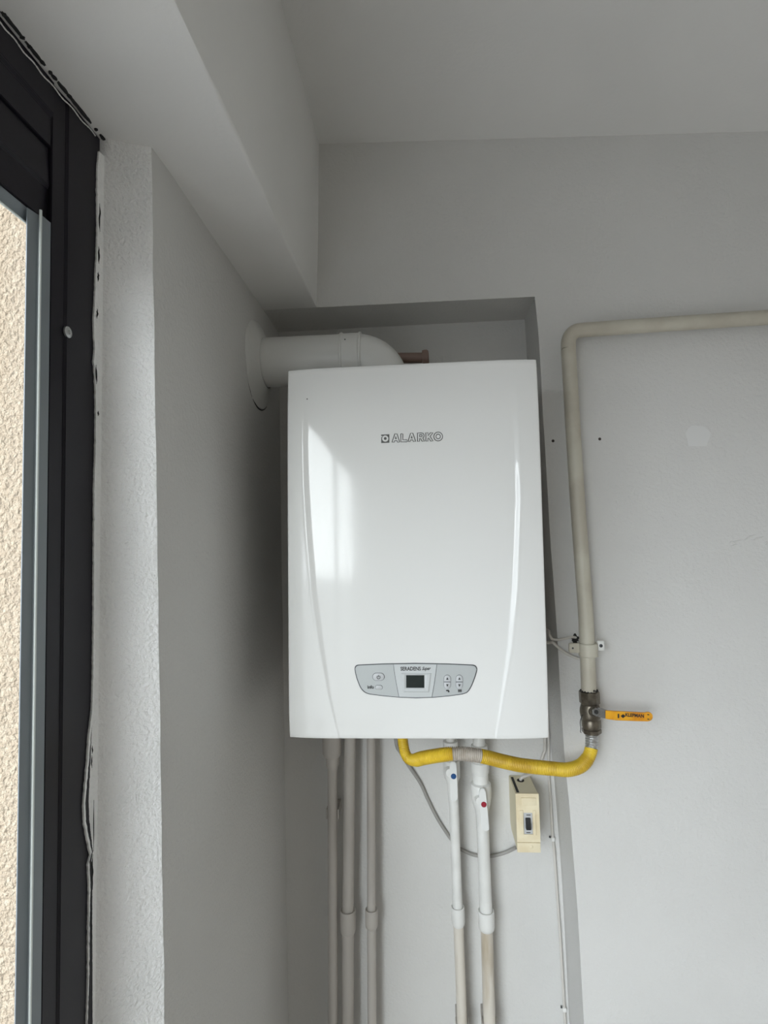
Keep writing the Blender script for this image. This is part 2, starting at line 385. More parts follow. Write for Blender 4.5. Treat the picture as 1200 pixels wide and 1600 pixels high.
# ------------------------------------------------------------------ windows
def window(name, ya, yb, far=0.0, near=0.0, leaves=(0,)):
    """one bay from ya (far end) to yb (near end); far / near are the widths of its stiles"""
    root = bpy.data.objects.new(name, None); C.objects.link(root); root.location = (XW, ya, 0.126); structure(root)
    z0, zh = 0.126, SOF - 0.0015
    lean = lambda y, z: y + 0.0078 * (z - 2.03) * (1 if far > .05 else 0)
    def stile(y_out, w, s, nm):        # s: direction into the bay
        prof = [(y_out, XW - .002), (y_out + s * w, XW - .002), (y_out + s * w, XW - .021), (y_out, XW - .021)] if w < .05 else [(y_out, XW), (y_out + s * w * 0.72, XW), (y_out + s * w * 0.735, XW - .002), (y_out + s * w, XW - .002), (y_out + s * w, XW - .028), (y_out + s * w * .22, XW - .075), (y_out, XW - .075)]
        bm = bmesh.new()
        lo = [bm.verts.new((x, lean(y, z0), z0)) for y, x in prof]; hi = [bm.verts.new((x, lean(y, zh), zh)) for y, x in prof]
        n = len(prof); bm.faces.new(lo); bm.faces.new(hi[::-1])
        for i in range(n): bm.faces.new((lo[i], hi[i], hi[(i + 1) % n], lo[(i + 1) % n]))
        bmesh.ops.bevel(bm, geom=[e for e in bm.edges if all(v.co.x > XW - .01 for v in e.verts)], offset=0.0008, segments=2, affect='EDGES')
        obj(nm, bm, M_frame, root)
    stile(ya, far, -1, 'frame_stile'); stile(yb, near, 1, 'frame_stile')
    a, b = ya - far, yb + near
    # head of the fixed frame with its ridge, and the rail of the sash below it
    def rail(nm, prof, m=M_frame):
        bm = bmesh.new()
        lo = [bm.verts.new((x, lean(a, z), z)) for z, x in prof]; hi = [bm.verts.new((x, b, z)) for z, x in prof]
        n = len(prof); bm.faces.new(lo); bm.faces.new(hi[::-1])
        for i in range(n): bm.faces.new((lo[i], hi[i], hi[(i + 1) % n], lo[(i + 1) % n]))
        bmesh.ops.bevel(bm, geom=[e for e in bm.edges if all(v.co.x > XW - .012 for v in e.verts)], offset=0.0008, segments=2, affect='EDGES')
        return obj(nm, bm, m, root)
    rail('frame_head', [(zh, XW), (2.152, XW), (2.148, XW - .003), (2.116, XW - .003), (2.116, XW - .075), (zh, XW - .075)])
    rail('sash_rail', [(2.1155, XW - .006), (2.074, XW - .004), (2.071, XW - .007), (2.036, XW - .007), (2.036, XW - .012), (2.085, XW - .06), (2.1155, XW - .06)])
    rail('bottom_rail', [(0.19, XW - .002), (0.127, XW - .002), (0.127, XW - .07), (0.19, XW - .07)])
    rail('head_bead', [(2.0355, XW - .008), (2.024, XW - .014), (2.024, XW - .016), (2.0355, XW - .029)], M_bead)
    obj('head_gasket', tube([(XW - .0135, lean(a, 2.0235), 2.0235), (XW - .0135, b, 2.0235)], 0.0011, 8), M_gasket, root)
    # glazing beads: grey strip with a pale gasket line
    for y, s, w_ in ((a, -1, far), (b, 1, near)):
        if w_ < .05: continue              # slim seals between the bays carry no bead
        bm = bmesh.new()
        pr = [(y + s * .0005, XW - .003), (y + s * .002, XW - .001), (y + s * .0155, XW - .001), (y + s * .017, XW - .004), (y + s * .0285, XW - .006), (y + s * .0285, XW - .007), (y + s * .0005, XW - .029)]
        lo = [bm.verts.new((x, lean(yy, .1905), .1905)) for yy, x in pr]; hi = [bm.verts.new((x, lean(yy, 2.0335), 2.0335)) for yy, x in pr]
        n = len(pr); bm.faces.new(lo); bm.faces.new(hi[::-1])
        for i in range(n): bm.faces.new((lo[i], hi[i], hi[(i + 1) % n], lo[(i + 1) % n]))
        bd = obj('glazing_bead', bm, M_bead, root)
        yy = y + s * .0165
        obj('gasket', tube([(XW - .0012, lean(yy, .192), .192), (XW - .0012, lean(yy, 2.038), 2.038)], 0.00135, 8), M_gasket, bd)
    for k in leaves:                   # glazed sashes; a slid-open one stands behind its neighbour
        xo = XW - .014 - .030 * k; lo_, hi_ = min(a, b) + (.012 if near > .05 else .0004), max(a, b) - (.012 if far > .05 else .0004)
        bar = obj('sash_bar', box((xo - .008, lo_, .985), (xo + .004, hi_, 1.030), .001), M_frame, root)
        obj('pane', box((xo - .004, lo_, .188), (xo, hi_, .984)), M_glass, root); obj('pane', box((xo - .004, lo_, 1.031), (xo, hi_, 2.034)), M_glass, root)
    portal((XW - .10, (a + b) / 2, 1.11), (0, math.radians(-90), 0), 1.86, abs(a - b))
    return root
w1 = window('window_1', 0.597, -0.35, 0.080, 0.010)
window('window_2', -0.351, -1.12, 0.010, 0.010)
window('window_3', -1.121, -2.255, 0.010, 0.08)
sill = structure(obj('trim_1', box((-0.46, YB + .66, 0.106), (-0.345, 0.575, 0.1245), 0.004), mat('marble_sill', (0.62, 0.61, 0.58, 1), 0.25, col2=(0.5, 0.49, 0.47, 1), mscale=12)))
# screw in the far stile, sealant lumps and smears of paint along the frame
p = P(106, 519, X=XW)
sb = obj('frame_screw', lathe(p + Vector((-.001, 0, 0)), (1, 0, 0), [(0, .0062), (.0018, .006), (.0026, .0042), (.0027, .0022), (.0014, .0018)], 20), M_chrome, w1)
head_line = [(-14, 14), (0, 30), (40, 80), (80, 128), (120, 174), (158, 219)]
for i in range(17):
    t = i / 16.0; x = -10 + 166 * t + rnd.uniform(-4, 4)
    y = interp(x, head_line) - rnd.uniform(-1.0, 2.0)
    c = P(x, y, X=XW); L = rnd.choice((.002, .004, .007, .010, .013)); hgt = rnd.uniform(.0010, .0024)
    bm = bmesh.new(); bmesh.ops.create_icosphere(bm, subdivisions=2, radius=1)
    for v in bm.verts:
        k = 1 + 0.35 * noise.noise(v.co * 1.7 + Vector((i, 0, 0)))
        v.co = Vector((c.x + .0045 + v.co.x * .0022 * k - .001, c.y + v.co.y * L * k, SOF - .0006 + v.co.z * hgt * k))
    obj('sealant_lump', bm, M_sealant, w1)
pts = [P(x, interp(x, head_line) + 4 + 1.5 * math.sin(x * .21), X=XW + .0006) for x in range(-12, 156, 7)]
obj('paint_smear', tube(smooth_path(pts, 3), [0.0005 + 0.0004 * abs(math.sin(i * 1.3)) for i in range((len(pts) - 1) * 3 + 1)], 6), M_filler, w1)

# ragged lip of plaster where the reveal meets the frame
lip = [(155, 236), (152.5, 262), (152, 300), (152.5, 352), (151.5, 395), (149.5, 430), (148.5, 470), (146.5, 500), (147, 520), (148.5, 545), (146.5, 565), (149, 590), (150, 640), (149.5, 700), (147.5, 760), (147, 860), (146.5, 960),
       (145.5, 1060), (144, 1110), (139, 1150), (136.5, 1190), (133, 1228), (130.5, 1262), (132, 1290), (138, 1320), (141.5, 1336), (137.5, 1352), (139.5, 1385), (138.5, 1450), (138, 1530), (136, 1600), (135, 1680)]
bm = bmesh.new(); rws = []
yy = 236.0
while yy < 1680:
    xx = interp(yy, [(b, a) for a, b in lip]) + 0.9 * noise.noise((yy * .13, 5, 0)) + 0.5 * noise.noise((yy * .5, 9, 0))
    q = P(xx, yy, X=XW + .0022); e = pier_edge(q.z)
    rws.append((q, Vector((XW - .001, q.y + .0006, q.z)), Vector((e.x + .004, e.y + .0062, q.z)), Vector((e.x + .002, min(e.y - .0005, q.y + .008) if q.y < e.y - .004 else e.y - .001, q.z))))
    yy += 4.0
g = [[bm.verts.new(p) for p in r] for r in rws]
for a, b in zip(g, g[1:]):
    for i in range(4): bm.faces.new((a[i], a[(i + 1) % 4], b[(i + 1) % 4], b[i]))
bm.faces.new(g[0][::-1]); bm.faces.new(g[-1])
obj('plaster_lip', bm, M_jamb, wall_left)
# splits in the lip where the dark joint shows
for x0, y0, y1, wd in ((156, 318, 362, 1.0), (154.5, 385, 412, 1.1), (153.5, 425, 440, 1.0), (152, 482, 498, .9), (150.5, 570, 600, 1.0), (154, 642, 650, .8), (144.5, 1165, 1178, .7), (143, 1180, 1200, .7), (146.5, 1250, 1330, .55), (144.5, 1335, 1390, 1.0), (143.5, 1400, 1480, .6)):
    n = 7; pts = []
    for i in range(n):
        y = y0 + (y1 - y0) * i / (n - 1); q = P(x0 + rnd.uniform(-.7, .7), y, X=XW + .0028); pts.append(q)
    obj('plaster_split', tube(smooth_path(pts, 3), [max(.0002, .0009 * wd * math.sin(math.pi * i / ((n - 1) * 3))) for i in range((n - 1) * 3 + 1)], 6), M_sealant, wall_left)

# marks on the main wall: two old screw plugs, a round dab of filler
for px, py in ((864, 689), (937, 686)):
    obj('wall_plug', lathe(P(px, py, Y=DM) + Vector((0, -.0006, 0)), (0, 1, 0), [(0, .0030), (.0004, .0026), (.0005, .0018)], 12), M_plug, wall_back)
pts = []
for i in range(26):
    a = 2 * math.pi * i / 26; rr = 1 + .07 * math.sin(3 * a + .6) + .04 * math.sin(7 * a)
    pts.append(P(1090 + 19 * rr * math.cos(a), 682 - 18 * rr * math.sin(a) if math.sin(a) > -.55 else 697, Y=DM) + Vector((0, -.0005, 0)))
obj('filler_dab', prism(pts, (0, .0006, 0)), M_filler, wall_back, smooth=False)

# ------------------------------------------------------------------ boiler
Z_T, Z_B = 1.9868, 1.3778
def bx_mid(z): t = (z - Z_B) / (Z_T - Z_B); return -0.0183 + 0.0047 * t
def bx_half(z): t = (z - Z_B) / (Z_T - Z_B); return 0.2080 - 0.0012 * t
cl_px = [(478, 590), (477.5, 640), (477, 690), (479, 760), (484, 840), (492, 930), (503, 1010), (515, 1085), (529, 1149)]
cr_px = [(801, 585), (804, 640), (806.5, 690), (809, 780), (803.5, 920), (795.5, 1010), (787, 1070), (775, 1149)]
CRL = [(-(P(x, y, Y=.878)).z, (P(x, y, Y=.878)).x) for x, y in cl_px]
CRR = [(-(P(x, y, Y=.878)).z, (P(x, y, Y=.878)).x) for x, y in cr_px]
def smst(t): t = max(0.0, min(1.0, t)); return t * t * (3 - 2 * t)
def yfront(x, z):
    u = (x - bx_mid(z)) / bx_half(z)
    t = (z - Z_B) / (Z_T - Z_B)
    y = 0.8840 - 0.0065 * (1 - u ** 6)
    y += 0.004 * smst((t - .80) / .20) ** 2 + 0.003 * smst((.07 - t) / .07)
    d = 0.0030 * smst((.985 - t) / .35) * (0.35 + .65 * smst(t / .25))
    hw = 0.0048 * (0.3 + .7 * smst(t / .35))
    for c, s in ((interp(-z, CRL), -1), (interp(-z, CRR), 1)):
        q = s * (x - c) / hw                      # >0 towards the wing
        y -= d * smst((q + 1) / 2)
        y -= 0.12 * d * math.exp(-((q - 1.1) / .5) ** 2)
    return y
boiler = thing('wall_boiler', 'white glossy combi boiler hung in the wall niche, with a grey control panel', 'boiler', (-0.016, 1.05, Z_B))
bm = bmesh.new(); g = []
NZ = 96
for j in range(NZ + 1):
    z = Z_B + (Z_T - Z_B) * j / NZ; m_, h_ = bx_mid(z), bx_half(z)
    cl, cr = interp(-z, CRL), interp(-z, CRR)
    kn = [(m_ - h_, 0), (m_ - h_ + .004, 2), (cl - .010, 5), (cl + .010, 16), (cr - .010, 26), (cr + .010, 16), (m_ + h_ - .004, 5), (m_ + h_, 2)]
    xs = [kn[0][0]]
    for (x0, _), (x1, n) in zip(kn, kn[1:]): xs += [x0 + (x1 - x0) * k / n for k in range(1, n + 1)]
    g.append([bm.verts.new((x, yfront(x, z), z)) for x in xs])
for a, b in zip(g, g[1:]):
    for i in range(len(a) - 1): bm.faces.new((a[i], a[i + 1], b[i + 1], b[i]))
loop = g[0][:-1] + [r[-1] for r in g[:-1]] + g[-1][:0:-1] + [r[0] for r in g[:0:-1]]
cx, cz = bx_mid(1.68), (Z_T + Z_B) / 2
prev = loop
for out, back in ((.0007, .0006), (.0013, .0018), (.0016, .0036), (.0016, None)):
    new = []
    for v in loop:
        z = v.co.z; u = (v.co.x - bx_mid(z)) / bx_half(z)
        ox = out * (1 if u > .999 else -1 if u < -.999 else 0); oz = out * (1 if z > Z_T - 1e-5 else -1 if z < Z_B + 1e-5 else 0)
        if ox and oz: ox *= .3; oz *= .3
        new.append(bm.verts.new((v.co.x + ox, (v.co.y + back) if back else .93, z + oz)))
    n = len(new)
    for i in range(n): bm.faces.new((prev[i], prev[(i + 1) % n], new[(i + 1) % n], new[i]))
    prev = new
obj('front_cover', bm, M_white, boiler, angle=60)
bm = bmesh.new()
add_prism(bm, [(bx_mid(Z_B) - bx_half(Z_B) + .001, .92, Z_B + .001), (bx_mid(Z_B) + bx_half(Z_B) - .001, .92, Z_B + .001), (bx_mid(Z_T) + bx_half(Z_T) - .001, .92, Z_T - .002), (bx_mid(Z_T) - bx_half(Z_T) + .001, .92, Z_T - .002)], (0, DN - .003 - .92, 0))
obj('casing', bm, M_case, boiler)

def B(px, py, off=0.0):                # point of the curved front at a measured pixel, raised by off
    y = .878
    for _ in range(5):
        q = P(px, py, Y=y); y = yfront(q.x, q.z)
    return Vector((q.x, y - off, q.z))
def on_front(px, py, off):             # text placement: local axes of the front at that pixel
    o = B(px, py)
    def fn(x, y):
        X, Z = o.x + x + y * -0.008, o.z + y + x * 0.0
        return Vector((X, yfront(X, Z) - off, Z))
    return fn
PXM = 840 / .878                       # pixels per metre on the front
# logo: emblem and outlined capitals
sq = [(595.5, 679.2), (608.3, 678.6), (608.4, 691.8), (595.6, 692.4), (595.8, 683.5), (598.5, 681.2), (595.6, 681.4)]
emb = obj('emblem', prism([B(x, y, .0005) for x, y in sq], (0, .0004, 0)), M_ink2, boiler, smooth=False)
def ring_bm(cx, cy, r0, r1, off, n=28, fn=B):
    bm = bmesh.new(); a = []; b = []
    for i in range(n):
        t = 2 * math.pi * i / n
        a.append(bm.verts.new(fn(cx + r0 * math.cos(t), cy + r0 * math.sin(t), off))); b.append(bm.verts.new(fn(cx + r1 * math.cos(t), cy + r1 * math.sin(t), off)))
    for i in range(n): bm.faces.new((a[i], a[(i + 1) % n], b[(i + 1) % n], b[i]))
    return bm
def disc_bm(cx, cy, r, off, n=24, thick=.0003, ry=None, fn=B):
    return prism([fn(cx + r * math.cos(2 * math.pi * i / n), cy + (ry or r) * math.sin(2 * math.pi * i / n), off) for i in range(n)], (0, thick, 0))
obj('emblem_ring', disc_bm(602.0, 685.4, 4.9, .0007), M_white, emb, smooth=False)
obj('emblem_dot', disc_bm(602.0, 685.3, 2.2, .0009), M_ink2, emb, smooth=False)
def letter(loops):
    for lp in loops:
        q = [B(x, y, .0004) for x, y in lp]
        add_tube(bm, q + [q[0], q[0].lerp(q[1], .3)], .00062, 6)
bm = bmesh.new()
A_ = lambda x, y: letter([[(x, y + 13), (x + 4.4, y), (x + 7.8, y), (x + 12.2, y + 13), (x + 8.6, y + 13), (x + 7.9, y + 10.6), (x + 4.3, y + 10.6), (x + 3.6, y + 13)], [(x + 5.2, y + 7.8), (x + 6.1, y + 4.2), (x + 7.0, y + 7.8)]])
A_(612.4, 678.0); A_(637.2, 677.0)
letter([[(626.2, 678), (629.4, 678), (629.4, 687.2), (635.9, 687.2), (635.9, 690.5), (626.2, 690.5)]])
x, y = 652.2, 676.6
arc = lambda cx, cy, r, a0, a1, n: [(cx + r * math.cos(math.radians(a0 + (a1 - a0) * k / n)), cy - r * math.sin(math.radians(a0 + (a1 - a0) * k / n))) for k in range(n + 1)]
letter([[(x, y + 13), (x, y), (x + 5.6, y)] + arc(x + 6.2, y + 4.2, 4.2, 80, -60, 8) + [(x + 11, y + 13), (x + 7.4, y + 13), (x + 4.8, y + 8.8), (x + 3.3, y + 8.8), (x + 3.3, y + 13)], [(x + 3.3, y + 2.8), (x + 5.8, y + 2.8)] + arc(x + 5.9, y + 4.3, 1.5, 60, -60, 4) + [(x + 3.3, y + 5.8)]])
x, y = 665.2, 676.2
letter([[(x, y + 13), (x, y), (x + 3.3, y), (x + 3.3, y + 5), (x + 7.3, y), (x + 11.2, y), (x + 6.6, y + 5.9), (x + 11.6, y + 13), (x + 7.6, y + 13), (x + 4.4, y + 8.2), (x + 3.3, y + 9.4), (x + 3.3, y + 13)]])
letter([arc(684.6, 682.1, 6.9, 0, 340, 22), arc(684.6, 682.1, 3.5, 0, 336, 16)])
obj('lettering', bm, M_ink2, boiler, smooth=False)
chip = obj('paint_chip', disc_bm(480, 623.5, 1.0, .0003), M_ink2, boiler, smooth=False)

# control panel: grey plate with a dark rim, centre section, display, buttons and print
TOP = [(555.4, 1044.6), (556.3, 1042), (558, 1040.4), (561, 1039.6), (600, 1037.9), (650, 1037.0), (700, 1038.0), (738, 1039.6), (741.5, 1040.8), (743.3, 1042.6), (744.4, 1045.6)]
BOT = [(555.4, 1045.0), (556.5, 1052), (559, 1061), (562.5, 1070), (566, 1076.5), (570.5, 1080.6), (577, 1083.4), (600, 1086.4), (625, 1088.6), (650, 1089.6), (675, 1088.8), (700, 1086.6), (722, 1083.6), (728.5, 1081.2), (733, 1076.8), (738, 1066), (742, 1055), (744.4, 1046)]
def strip_plate(x0, x1, top, bot, off, thick, grow=0.0, n=48, mid=(650, 1063)):
    bm = bmesh.new(); cols = []
    for i in range(n + 1):
        t = .5 - .5 * math.cos(math.pi * i / n); x = x0 + (x1 - x0) * t
        yt, yb = interp(x, top) - grow, interp(x, bot) + grow
        xx = x + (grow * (2 * t - 1)) * (1 if grow else 0)
        cols.append([bm.verts.new(B(xx, yt + (yb - yt) * k / 4, off)) for k in range(5)])
    for a, b in zip(cols, cols[1:]):
        for k in range(4): bm.faces.new((a[k], b[k], b[k + 1], a[k + 1]))
    bl = [c[0] for c in cols] + cols[-1][1:] + [c[4] for c in cols[-2::-1]] + cols[0][3:0:-1]
    bk = [bm.verts.new(v.co + Vector((0, thick, 0))) for v in bl]; m = len(bl)
    for i in range(m): bm.faces.new((bl[i], bl[(i + 1) % m], bk[(i + 1) % m], bk[i]))
    return bm
panel = obj('control_panel', strip_plate(555.4, 744.4, TOP, BOT, .0014, .002), M_panel, boiler)
obj('panel_rim', strip_plate(555.4, 744.4, TOP, BOT, .0007, .0012, grow=1.25), M_rim, panel)
cen_top = [(615, 1038.2), (650, 1037.6), (682, 1038.4)]; 
bm = bmesh.new(); L_, R_ = [], []
for k in range(13):
    t = k / 12
    L_.append((615.0 + 8.4 * t ** 1.25, 1037.8 + 50.2 * t)); R_.append((682.3 - 7.6 * t ** 1.25, 1038.0 + 50.4 * t))
cols = []
for k in range(13):
    cols.append([bm.verts.new(B(L_[k][0] + (R_[k][0] - L_[k][0]) * i / 8, L_[k][1] + (R_[k][1] - L_[k][1]) * i / 8 + (1.3 * t * 0), .0019)) for i in range(9)])
for a, b in zip(cols, cols[1:]):
    for i in range(8): bm.faces.new((a[i], a[i + 1], b[i + 1], b[i]))
centre = obj('centre_section', bm, M_panel2, panel)
for side in (L_, R_):
    obj('seam', tube([B(x, y, .0017) for x, y in side], .00038, 6), M_rim, panel)
# display bezel sloping in to the screen
outer = [(626, 1051.2), (674.6, 1051.2), (671, 1081.2), (630, 1081.2)]; inner = [(634.6, 1054.6), (663.0, 1054.6), (663.0, 1074.2), (634.8, 1074.2)]
bm = bmesh.new()
o0 = [bm.verts.new(B(x, y, .0019)) for x, y in outer]
mx_ = [(628.5, 1052.6), (671.8, 1052.6), (668.6, 1079), (632.2, 1079)]
o1 = [bm.verts.new(B(x, y, .0031)) for x, y in mx_]
o2 = [bm.verts.new(B(x, y, .0030)) for x, y in ((632, 1053.4), (667, 1053.4), (666, 1076), (633, 1076))]
o3 = [bm.verts.new(B(x, y, .0016)) for x, y in inner]
for a, b in ((o0, o1), (o1, o2), (o2, o3)):
    for i in range(4): bm.faces.new((a[i], a[(i + 1) % 4], b[(i + 1) % 4], b[i]))
obj('display_bezel', bm, M_panel2, panel, smooth=False)
obj('display', prism([B(x, y, .0022) for x, y in inner], (0, .0008, 0)), M_screen, panel, smooth=False)
obj('panel_lettering', text_bm('SERADENS', 7.9 / PXM, on_front(641.6, 1044.6, .0022), xscale=0.84, bold=.00022), M_ink, panel, smooth=False)
obj('panel_script', text_bm('Super', 7.2 / PXM, on_front(665.5, 1044.2, .0022), shear=0.45, xscale=0.74, bold=.0002), M_ink, panel, smooth=False)
obj('panel_lettering', text_bm('info', 7.0 / PXM, on_front(579.3, 1073.3, .0018), xscale=0.95, bold=.00025), M_ink, panel, smooth=False)
def pill(cx, cy, w, h, n=10):
    r = h / 2; a = w / 2 - r; out = []
    for s, x0 in ((1, cx + a), (-1, cx - a)):
        for i in range(n + 1):
            t = -math.pi / 2 + math.pi * i / n
            out.append((x0 + s * r * math.cos(t), cy + s * r * math.sin(t)))
    return out
def button(outline, nm='button'):
    cx = sum(p[0] for p in outline) / len(outline); cy = sum(p[1] for p in outline) / len(outline)
    grow = [(cx + (x - cx) * 1.10, cy + (y - cy) * 1.12) for x, y in outline]
    sh = [(cx + (x - cx) * .86, cy + (y - cy) * .82) for x, y in outline]
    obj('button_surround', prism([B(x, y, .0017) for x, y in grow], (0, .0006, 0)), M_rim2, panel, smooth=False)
    bm = bmesh.new()
    a = [bm.verts.new(B(x, y, .0015)) for x, y in outline]; b = [bm.verts.new(B(x, y, .0027)) for x, y in outline]; c = [bm.verts.new(B(x, y, .0031)) for x, y in sh]
    n = len(a)
    for p, q in ((a, b), (b, c)):
        for i in range(n): bm.faces.new((p[i], p[(i + 1) % n], q[(i + 1) % n], q[i]))
    bm.faces.new(c)
    return obj(nm, bm, M_btn, panel, angle=40)
M_rim2 = mat('button_rim_grey', (0.14, 0.145, 0.15, 1), 0.5)  # darker grey rim around each button
button(pill(591.6, 1057, 17.5, 11.2)); button(pill(592.2, 1073.7, 11.0, 6.8))
bm = bmesh.new()
arc = [B(591.8 + 2.5 * math.sin(t), 1057.4 - 2.5 * math.cos(t), .0034) for t in [0.6 + i * (2 * math.pi - 1.2) / 16 for i in range(17)]]
add_tube(bm, arc, .0005, 6); add_tube(bm, [B(591.8, 1054, .0034), B(591.8, 1057.4, .0034)], .0005, 6)
obj('power_symbol', bm, M_ink, panel)
for cx in (698.8, 717.6):
    up = [(cx - 5.1, 1064.2), (cx - 5.1, 1059.5)] + [(cx - 5.1 * math.cos(t), 1059.5 - 5.2 * math.sin(t)) for t in [math.pi * i / 10 for i in range(1, 10)]] + [(cx + 5.1, 1059.5), (cx + 5.1, 1064.2)]
    dn = [(x, 2129.6 - y + .2) for x, y in up][::-1]
    button(up); button(dn)
    obj('arrow', prism([B(x, y, .0033) for x, y in ((cx - 1.9, 1061.2), (cx, 1057.2), (cx + 1.9, 1061.2))], (0, .0003, 0)), M_ink, panel, smooth=False)
    obj('arrow', prism([B(x, y, .0033) for x, y in ((cx - 1.9, 1068.4), (cx + 1.9, 1068.4), (cx, 1072.4))], (0, .0003, 0)), M_ink, panel, smooth=False)
bm = bmesh.new()
add_prism(bm, [B(x, y, .0018) for x, y in ((696.8, 1077.8), (700.5, 1077.2), (702.2, 1079), (702.2, 1081.2), (699.8, 1081.2), (699.6, 1079.6), (696.8, 1079.4))], (0, .0003, 0))
obj('tap_symbol', bm, M_ink, panel, smooth=False)
bm = bmesh.new()
for k in range(4): add_prism(bm, [B(x, y, .0018) for x, y in ((715.6 + k * 1.5, 1076.8), (716.6 + k * 1.5, 1076.8), (716.6 + k * 1.5, 1081), (715.6 + k * 1.5, 1081))], (0, .0003, 0))
add_prism(bm, [B(x, y, .0017) for x, y in ((715.6, 1078.4), (721.1, 1078.4), (721.1, 1079.3), (715.6, 1079.3))], (0, .0003, 0))
obj('radiator_symbol', bm, M_ink, panel, smooth=False)
# brown capped branch on top of the appliance, behind the flue bend
YS = 1.10
a = P(612, 559.5, Y=YS); b = P(660, 559, Y=YS); c = P(671, 558, Y=YS)
bm = tube([a, b], .0105, 20); 
add_lathe(bm, b, c - b, [(0, .0115), (0, .0145), (.004, .0155), (.010, .0155), (.013, .013), (.0135, .008)], 24)
add_tube(bm, [a + Vector((.006, 0, 0)), a + Vector((.006, 0, -(a.z - Z_T + .003)))], .0105, 16)
obj('capped_branch', bm, M_stub, boiler)

# ------------------------------------------------------------------ flue
YF = 1.055
ax0 = P(405, 565.5, Y=YF); zf = P(470, 565, Y=YF).z; RF = 0.0487
flue = thing('flue_pipe', 'fat white flue pipe bending from the boiler top into the left wall', 'flue pipe', (-0.07, YF, Z_T))
xa = XL + .001; xb1 = P(531, 560, Y=YF - .03).x; xb2 = P(564, 560, Y=YF - .03).x
xend = P(636, 560, Y=YF).x; rb = 0.058
xc = xend - RF - rb + .004
pts = [Vector((xa, YF, zf)), Vector((xb1, YF, zf)), Vector((xc - .004, YF, zf))]
obj('straight_section', tube([Vector((xa + .004, YF, zf + .001)), Vector((xb1 + .01, YF, zf))], RF, 40), M_flue, flue)
bend = [Vector((xb1 + .012, YF, zf)), Vector((xc, YF, zf))] + [Vector((xc + rb * math.sin(t), YF, zf - rb + rb * math.cos(t))) for t in [math.pi / 2 * i / 16 for i in range(1, 17)]] + [Vector((xc + rb, YF, Z_T - .0015))]
obj('bend', tube(bend, RF - .0006, 40), M_flue, flue)
L_b = xb2 - xb1
cl_ = obj('clamp_band', lathe((xb1, YF, zf), (1, 0, 0), [(0, RF), (0, RF + .0028), (.0022, RF + .0034), (.0042, RF + .0028), (.0052, RF + .0013), (L_b - .0052, RF + .0013), (L_b - .0042, RF + .0028), (L_b - .0022, RF + .0034), (L_b, RF + .0028), (L_b, RF)], 48), M_flue, flue)
q = P(540.5, 534.5, Y=YF - .03); q.y = YF - math.sqrt(max(1e-6, (RF + .0012) ** 2 - (q.z - zf) ** 2))
obj('clamp_screw', lathe(q, (0, -1, .6), [(-.001, .0016), (.0008, .0014), (.001, .0008)], 10), M_rim, cl_)
# wall seal: lumpy white collar pressed against the plaster
bm = bmesh.new(); g = []
for i in range(49):
    t = 2 * math.pi * i / 48; ring = []
    wob = 1 + .03 * math.sin(3 * t + 1) + .02 * math.sin(5 * t)
    for (dx, r) in ((.0005, .088 * wob), (.003, .0865 * wob), (.006, .078), (.011, .066), (.017, .056), (.019, .0505), (.0165, RF - .001)):
        ring.append(Vector((XL + .0008 + dx, YF + r * math.cos(t), zf + r * math.sin(t) - (.004 if r > .08 else 0))))
    g.append(ring)
gv = [[bm.verts.new(p) for p in r] for r in g[:-1]]
for i in range(48):
    a, b = gv[i], gv[(i + 1) % 48]
    for k in range(6): bm.faces.new((a[k], a[k + 1], b[k + 1], b[k]))
ws = obj('wall_seal', bm, M_seal, flue)
obj('seal_joint', tube([Vector((XL + .0185, YF + (RF + .0004) * math.cos(t), zf + (RF + .0004) * math.sin(t))) for t in [2 * math.pi * i / 40 for i in range(41)]], .0007, 6), M_dark, flue)
gap = [Vector((XL + .0022, YF + .0892 * math.cos(t), zf - .004 + .0892 * math.sin(t))) for t in [math.radians(-168 + i * 5) for i in range(24)]]
obj('seal_gap', tube(gap, [.0003 + .0013 * math.sin(math.pi * i / 23) for i in range(24)], 8), M_dark, flue)

# ------------------------------------------------------------------ gas pipe, clamp, valve, hose
YG = DM - .031; RG = .0140
gv_px = [(889, 560), (896, 680), (903, 790), (911, 900), (915, 955), (918.4, 1030), (920, 1079)]
gh_px = [(926, 514.6), (1000, 509.3), (1100, 502.6), (1200, 496.0)]
down = [P(x, y, Y=YG) for x, y in gv_px]; over = [P(x, y, Y=YG) for x, y in gh_px]
d = (over[-1] - over[0]).normalized(); endp = over[0] + d * ((XR - .001 - over[0].x) / d.x)
corner_r = [P(888.2, 545, Y=YG), P(888.6, 533, Y=YG), P(892, 524, Y=YG), P(899, 518, Y=YG), P(910, 515.8, Y=YG)]
path = smooth_path(list(reversed(down)) + corner_r + over, 6) + [endp]
gas = tag(obj('gas_pipe', tube(path, RG, 28), M_gas, origin=down[-1]), 'cream painted gas pipe running along the wall, then bending down beside the boiler', 'pipe')
